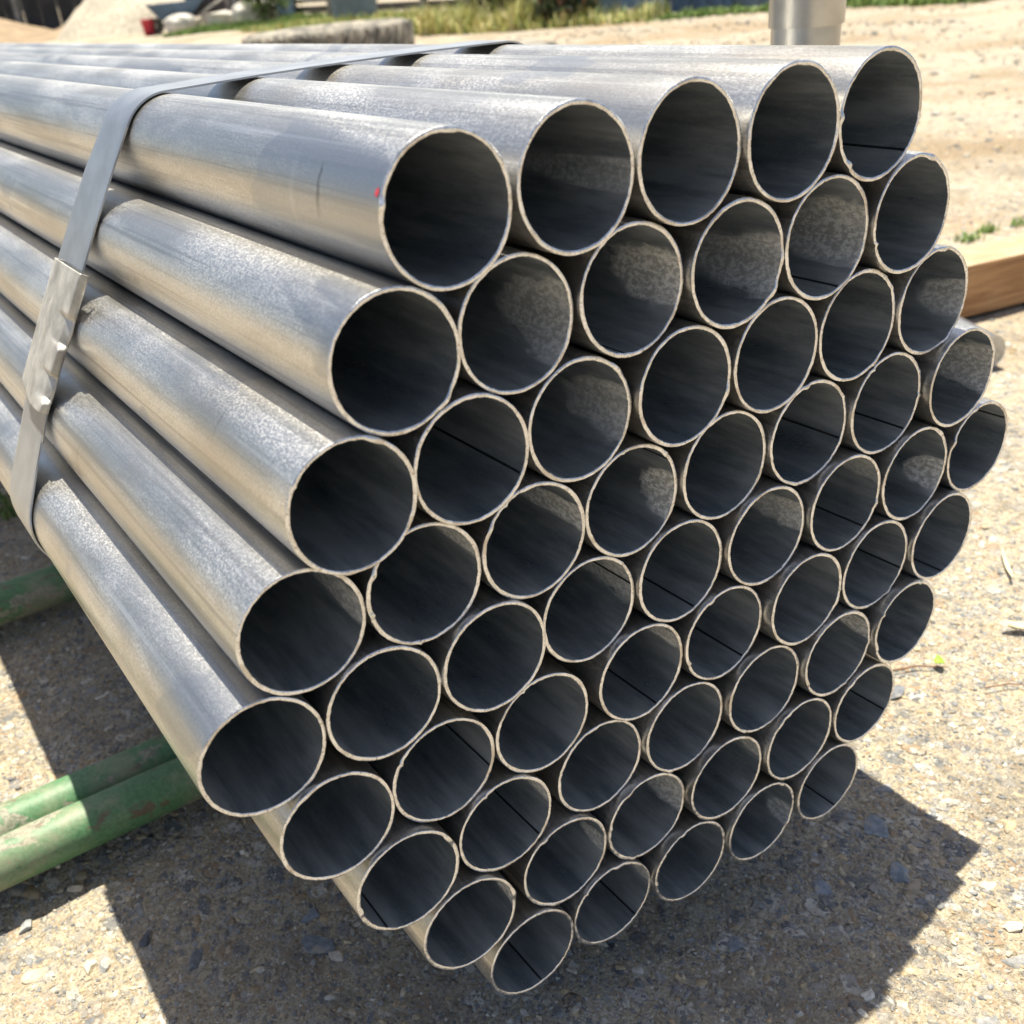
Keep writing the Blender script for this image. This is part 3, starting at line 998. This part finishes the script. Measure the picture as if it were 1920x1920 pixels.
lump('sand_pile', (5.2, 26.0, 0.0), 3.6, 2.4, 0.78, BROWNSAND, 'brown sand pile in front of the dark shed', 'sand pile', 3,
     ((-0.34, 0, 1.0, 0.62), (0.42, -0.1, 0.55, 0.45), (0.0, -0.2, 0.35, 0.8)), rz=-0.65)
lump('gravel_pile', (7.1, 23.6, 0.0), 1.9, 1.9, 1.5, PALEGRAVEL, 'tall pale gravel pile behind the wheelbarrow', 'gravel pile', 9, rough=0.04)

# dark open shed behind the piles
shed = empty('shed', (8.0, 31.5, 0.0), -0.70)
for i in range(20):
    bm = bmesh.new()
    add_box(bm, (-5 + i * 0.5, random.uniform(-0.015, 0.015), 1.45), (0.47, 0.05, 2.9), bev=0.006)
    bm_obj('board', bm, [DARKWALL], shed)
for i in range(6):
    bm = bmesh.new()
    add_box(bm, (-5 + i * 1.9, -1.3, 1.4), (0.13, 0.13, 2.8), bev=0.01)
    bm_obj('post', bm, [GREYPOST], shed)
bm = bmesh.new()
add_box(bm, (-0.1, -0.6, 2.98), (10.6, 2.6, 0.12), rot=Matrix.Rotation(0.08, 3, 'X'))
bm_obj('roof', bm, [GREYWOOD], shed)
tag(shed, 'dark board shed with grey posts behind the sand pile', 'shed')

# wheelbarrow
wb = empty('wheelbarrow', (6.55, 20.1, 0.0), -0.25)
bm = bmesh.new()
t0 = [(-0.46, -0.30, 0.47), (0.48, -0.30, 0.47), (0.48, 0.30, 0.47), (-0.46, 0.30, 0.47)]
b0 = [(-0.26, -0.20, 0.22), (0.22, -0.20, 0.22), (0.22, 0.20, 0.22), (-0.26, 0.20, 0.22)]
vs = [bm.verts.new(p) for p in t0 + b0]
for a in range(4):
    bm.faces.new((vs[a], vs[(a + 1) % 4], vs[4 + (a + 1) % 4], vs[4 + a]))
bm.faces.new(vs[4:])
tray = bm_obj('tray', bm, [BLUE], wb)
sd = tray.modifiers.new('thickness', 'SOLIDIFY'); sd.thickness = 0.015
for s_ in (-1, 1):
    bm = bmesh.new()
    add_tube(bm, (-0.36, s_ * 0.05, 0.13), (0.30, s_ * 0.26, 0.20), 0.018)
    add_tube(bm, (0.30, s_ * 0.26, 0.20), (0.95, s_ * 0.28, 0.50), 0.018)
    fr = bm_obj('handle', bm, [GREYPOST], wb, True)
    bm = bmesh.new()
    add_tube(bm, (0.22, s_ * 0.24, 0.20), (0.30, s_ * 0.26, 0.0), 0.018)
    bm_obj('leg', bm, [GREYPOST], wb, True)
v, f = lathe([(0.02, -0.03), (0.11, -0.045), (0.13, -0.02), (0.13, 0.02), (0.11, 0.045), (0.02, 0.03)], 28)
wh = mesh('wheel', v, f, [RUBBER], wb, True); fix_normals(wh)
wh.location = (-0.36, 0, 0.13); wh.rotation_euler = (math.pi / 2, 0, 0)
tag(wb, 'blue wheelbarrow standing in front of the pale gravel pile', 'wheelbarrow')

bk = empty('bucket', (6.02, 20.1, 0.0))
v, f = lathe([(0.0, 0.0), (0.085, 0.0), (0.115, 0.26), (0.12, 0.26), (0.12, 0.245), (0.105, 0.24), (0.08, 0.015), (0.0, 0.015)], 28)
o = mesh('pail', v, f, [RED], bk, True)
bm = bmesh.new()
prev = None
for i in range(11):
    a = math.pi * i / 10
    p = (0.118 * math.cos(a), 0.02, 0.25 + 0.05 * math.sin(a))
    if prev:
        add_tube(bm, prev, p, 0.004, seg=8)
    prev = p
bm_obj('handle', bm, [GREYPOST], bk)
tag(bk, 'red bucket standing left of the blue wheelbarrow', 'bucket')


def sack(loc, s, label, rz=0.0):
    v0, f0 = ico(4)
    p = np.sign(v0) * np.abs(v0) ** 0.7
    p = p * (1 + 0.09 * np.sin(p[:, :1] * 7 + p[:, 1:2] * 5))
    p[:, 2] = np.maximum(p[:, 2], -0.85)
    p = p * np.array(s)
    o = mesh('sack', p, f0, [WHITE], None, True)
    o.location = (loc[0], loc[1], s[2] * 0.85)
    o.rotation_euler = (0, 0, rz)
    return tag(o, label, 'sack')


sack((6.40, 19.5, 0), (0.26, 0.18, 0.15), 'off white sack lying at the foot of the wheelbarrow', 0.4)
sack((7.55, 18.9, 0), (0.36, 0.22, 0.20), 'crumpled white sack by the steel barrel', -0.3)

# broken masonry and a barrel
for i, (dx, dy, s_, mt, lab) in enumerate(((0, 0, .30, WHITE, 'white lump of broken masonry in the grass'), (0.35, .2, .26, TERRA, 'terracotta lump of broken masonry in the grass'), (-0.35, .3, .24, PALEGRAVEL, 'beige lump of broken masonry in the grass'), (-.75, .1, .2, SLATE, 'grey lump of broken masonry in the grass'))):
    bm = bmesh.new()
    add_box(bm, (0, 0, s_ * 0.4), (s_ * 1.5, s_, s_ * 0.9), rz=i * 0.9, bev=0.03)
    for vv in bm.verts:
        vv.co += Vector((random.uniform(-1, 1), random.uniform(-1, 1), random.uniform(-1, 0.6))) * 0.03
    o = bm_obj('rubble_block', bm, [mt])
    o.location = (7.1 + dx, 19.4 + dy, 0.0)
    tag(o, lab, 'rubble')
br = empty('barrel', (7.85, 19.6, 0.0))
v, f = lathe([(0, 0), (.20, 0), (.215, .02), (.215, .2), (.225, .22), (.215, .24), (.215, .45), (.225, .47), (.215, .49), (.215, .7), (.2, .72), (0, .72)], 32)
o = mesh('drum', v, f, [BLUE], br, True)
v, f = lathe([(0.0, .72), (.19, .72), (.19, .745), (0, .745)], 32)
mesh('lid', v, f, [GREYPOST], br, True)
tag(br, 'dark blue barrel standing by the rubble', 'barrel')
# dark crate with a light frame beside the barrel
cr = empty('crate', (7.35, 20.4, 0.0), -0.6)
bm = bmesh.new()
add_box(bm, (0, 0, 0.36), (0.66, 0.6, 0.6), bev=0.01)
bm_obj('box', bm, [DARKWALL], cr)
for s_ in (-1, 1):
    bm = bmesh.new()
    add_box(bm, (s_ * 0.36, -0.28, 0.36), (0.05, 0.05, 0.72), bev=0.006)
    bm_obj('post', bm, [GREYPOST], cr)
bm = bmesh.new()
add_box(bm, (0, -0.28, 0.70), (0.84, 0.06, 0.06), bev=0.006)
bm_obj('rail', bm, [GREYPOST], cr)
tag(cr, 'dark crate with a grey frame behind the rubble', 'crate')

# steel beam rack along the back of the grass
A, B_ = Vector((9.1, 22.2, 0)), Vector((8.2, 12.6, 0))
dirv = (B_ - A).normalized()
rk = empty('beam_rack', (0, 0, 0))
for i in range(6):
    p = A + (B_ - A) * (i / 5)
    bm = bmesh.new()
    add_box(bm, (p.x, p.y, 0.62), (0.09, 0.09, 1.24), bev=0.006)
    bm_obj('post', bm, [RUST if i == 3 else GREYPOST], rk)
ang = math.atan2(dirv.y, dirv.x)
Lr = (B_ - A).length
midp = (A + B_) / 2
for z, th, mt in ((0.12, 0.10, GREYWOOD), (0.26, 0.07, GREYPOST), (0.40, 0.09, GREYWOOD), (0.56, 0.08, GREYPOST)):
    bm = bmesh.new()
    add_box(bm, (midp.x + 0.10, midp.y, z), (Lr * 1.05, 0.10, th), rz=ang, bev=0.006)
    bm_obj('beam', bm, [mt], rk)
tag(rk, 'rack of long grey beams on posts along the back of the grass', 'beam rack')
for (x, y, z, s_, mt, lab) in ((8.65, 20.2, 0.22, (.42, .3, .44), LBLUE, 'light blue plastic crate beside the beam rack'), (7.45, 14.9, 0.20, (.62, .4, .40), SLATE, 'slate blue metal box on the grass before the rack')):
    bm = bmesh.new()
    add_box(bm, (0, 0, 0), s_, bev=0.03)
    o = bm_obj('crate', bm, [mt])
    bm = bmesh.new()
    add_box(bm, (0, 0, s_[2] / 2 + 0.012), (s_[0] * 1.04, s_[1] * 1.04, 0.03), bev=0.008)
    bm_obj('lid', bm, [mt], o)
    o.location = (x, y, z)
    o.rotation_euler = (0, 0, -0.6)
    tag(o, lab, 'crate')
# leaning sheets at the right of the shrubs
for (x, y, mt, lab) in ((7.15, 8.55, LBLUE, 'pale blue metal sheet standing behind the shrubs'), (7.45, 7.95, BLUE, 'dark blue metal sheet standing behind the shrubs'), (7.75, 7.35, SLATE, 'slate grey metal sheet standing behind the grass')):
    bm = bmesh.new()
    for j in range(10):
        add_box(bm, ((j - 4.5) * 0.085, 0.012 * (j % 2), 0.5), (0.083, 0.02, 1.0))
    o = bm_obj('metal_sheet', bm, [mt])
    o.location = (x, y, 0)
    o.rotation_euler = (-0.12, 0, -1.25)
    tag(o, lab, 'metal sheet')


# grass: a strip along the back of the yard
def strip(p, q, depth, n, h0, h1, w, cols, lean=0.5):
    p, q = np.array(p), np.array(q)
    u = RNG.random(n)
    d = RNG.random(n) ** 1.4 * depth - 0.12 + 0.25 * vnoise(u * 40, u * 0, 1.0)
    e = (q - p) / np.linalg.norm(q - p)
    nn = np.array([-e[1], e[0]])
    nn = nn if nn[0] > 0 else -nn
    pos = p + (q - p) * u[:, None] + nn * d[:, None]
    v, f, c = blades(n, 0, 0, 0, 0, h0, h1, w, cols, lean=lean, zfun=lambda X, Y: np.zeros_like(X))
    hs = 0.2 + 1.5 * np.clip(vnoise(u * 23, u * 3 + d, 1.0) + 0.38, 0, None)
    vv = v.reshape(n, 5, 3)
    vv[..., 2] *= hs[:, None]
    vv[..., :2] += pos[:, None, :]
    vv[..., 2] += ground_z(pos[:, 0], pos[:, 1])[:, None]
    return vv.reshape(-1, 3), f, c


g = merge([
    strip((5.9, 19.0), (6.7, 17.0), 3.4, 7000, 0.03, 0.12, 0.010, GR),
    strip((6.6, 17.2), (5.55, 10.2), 2.4, 10000, 0.03, 0.13, 0.009, GR[:2] + YE[:3] + GR[3:], 0.9),
    strip((5.60, 10.6), (5.95, 8.6), 1.8, 6500, 0.06, 0.30, 0.006, YE + GR[3:], 0.9),
    strip((5.95, 8.8), (6.6, 7.5), 0.6, 1500, 0.04, 0.16, 0.006, YE + GR[:2], 0.9),
    strip((6.6, 7.55), (7.25, 6.6), 0.5, 2000, 0.02, 0.07, 0.007, GR, 0.8),
    strip((7.25, 6.65), (7.9, 3.6), 1.6, 9000, 0.02, 0.10, 0.007, GR, 0.8)])
o = bpy.data.objects.new('grass', joined('grass', *g, LEAF))
COL.objects.link(o)
tag(o, 'strip of green and yellow grass along the back of the yard', 'grass', kind='stuff')


def shrub(loc, r, h, n, cols, label):
    t_ = empty('shrub', loc)
    bm = bmesh.new()
    for i in range(7):
        a = i * 2.4
        add_tube(bm, (0.05 * math.cos(a), 0.05 * math.sin(a), 0), (r * 0.6 * math.cos(a), r * 0.6 * math.sin(a), h * 0.75), 0.014, 0.004, 7)
    bm_obj('stems', bm, [simple('bark', (.13, .09, .06), 0.9)], t_)
    cl = RNG.normal(0, 1, (26, 3))
    cl /= np.linalg.norm(cl, axis=1, keepdims=True)
    cl = cl * RNG.uniform(0.35, 0.95, (26, 1)) * np.array([r, r, h * 0.5]) + np.array([0, 0, h * 0.55])
    c0 = cl[RNG.integers(0, 26, n)] + RNG.normal(0, 1, (n, 3)) * np.array([r, r, h * .5]) * 0.17
    c0[:, 2] = np.maximum(c0[:, 2], 0.03)
    d1 = RNG.normal(0, 1, (n, 3)); d1 /= np.linalg.norm(d1, axis=1, keepdims=True)
    d2 = np.cross(d1, RNG.normal(0, 1, (n, 3))); d2 /= np.linalg.norm(d2, axis=1, keepdims=True)
    L = RNG.uniform(0.025, 0.06, (n, 1)); W = L * 0.35
    Vv = np.stack([c0 - d1 * L, c0 + d2 * W, c0 + d1 * L, c0 - d2 * W], 1).reshape(-1, 3)
    Ff = np.arange(4 * n).reshape(-1, 4)
    c = np.array(cols)[RNG.integers(0, len(cols), n)] * RNG.uniform(0.7, 1.3, (n, 1))
    o = bpy.data.objects.new('leaves', joined('leaves', Vv, Ff, np.repeat(c, 4, 0), LEAF))
    COL.objects.link(o)
    o.parent = t_
    return tag(t_, label, 'shrub', 'shrubs along the back of the yard')


DK = [(.04, .07, .025), (.06, .09, .03), (.035, .055, .025), (.09, .10, .04)]
shrub((6.45, 9.75, 0), 0.42, 0.95, 2600, DK + YE[:1], 'olive shrub with yellow tips behind the tall dry grass')
shrub((6.55, 8.75, 0), 0.42, 0.9, 2600, DK, 'darkest shrub, between the olive one and the blue sheet')
shrub((6.35, 8.45, 0), 0.26, 0.5, 1500, DK + [(.25, .12, .07)], 'low shrub with reddish brown leaves among the dark ones')
shrub((7.5, 18.2, 0), 0.5, 1.1, 2200, GR + DK, 'green shrub right of the blue barrel')
shrub((7.75, 6.55, 0), 0.4, 0.8, 2000, GR[:3], 'fresh green shrub right of the metal sheets')
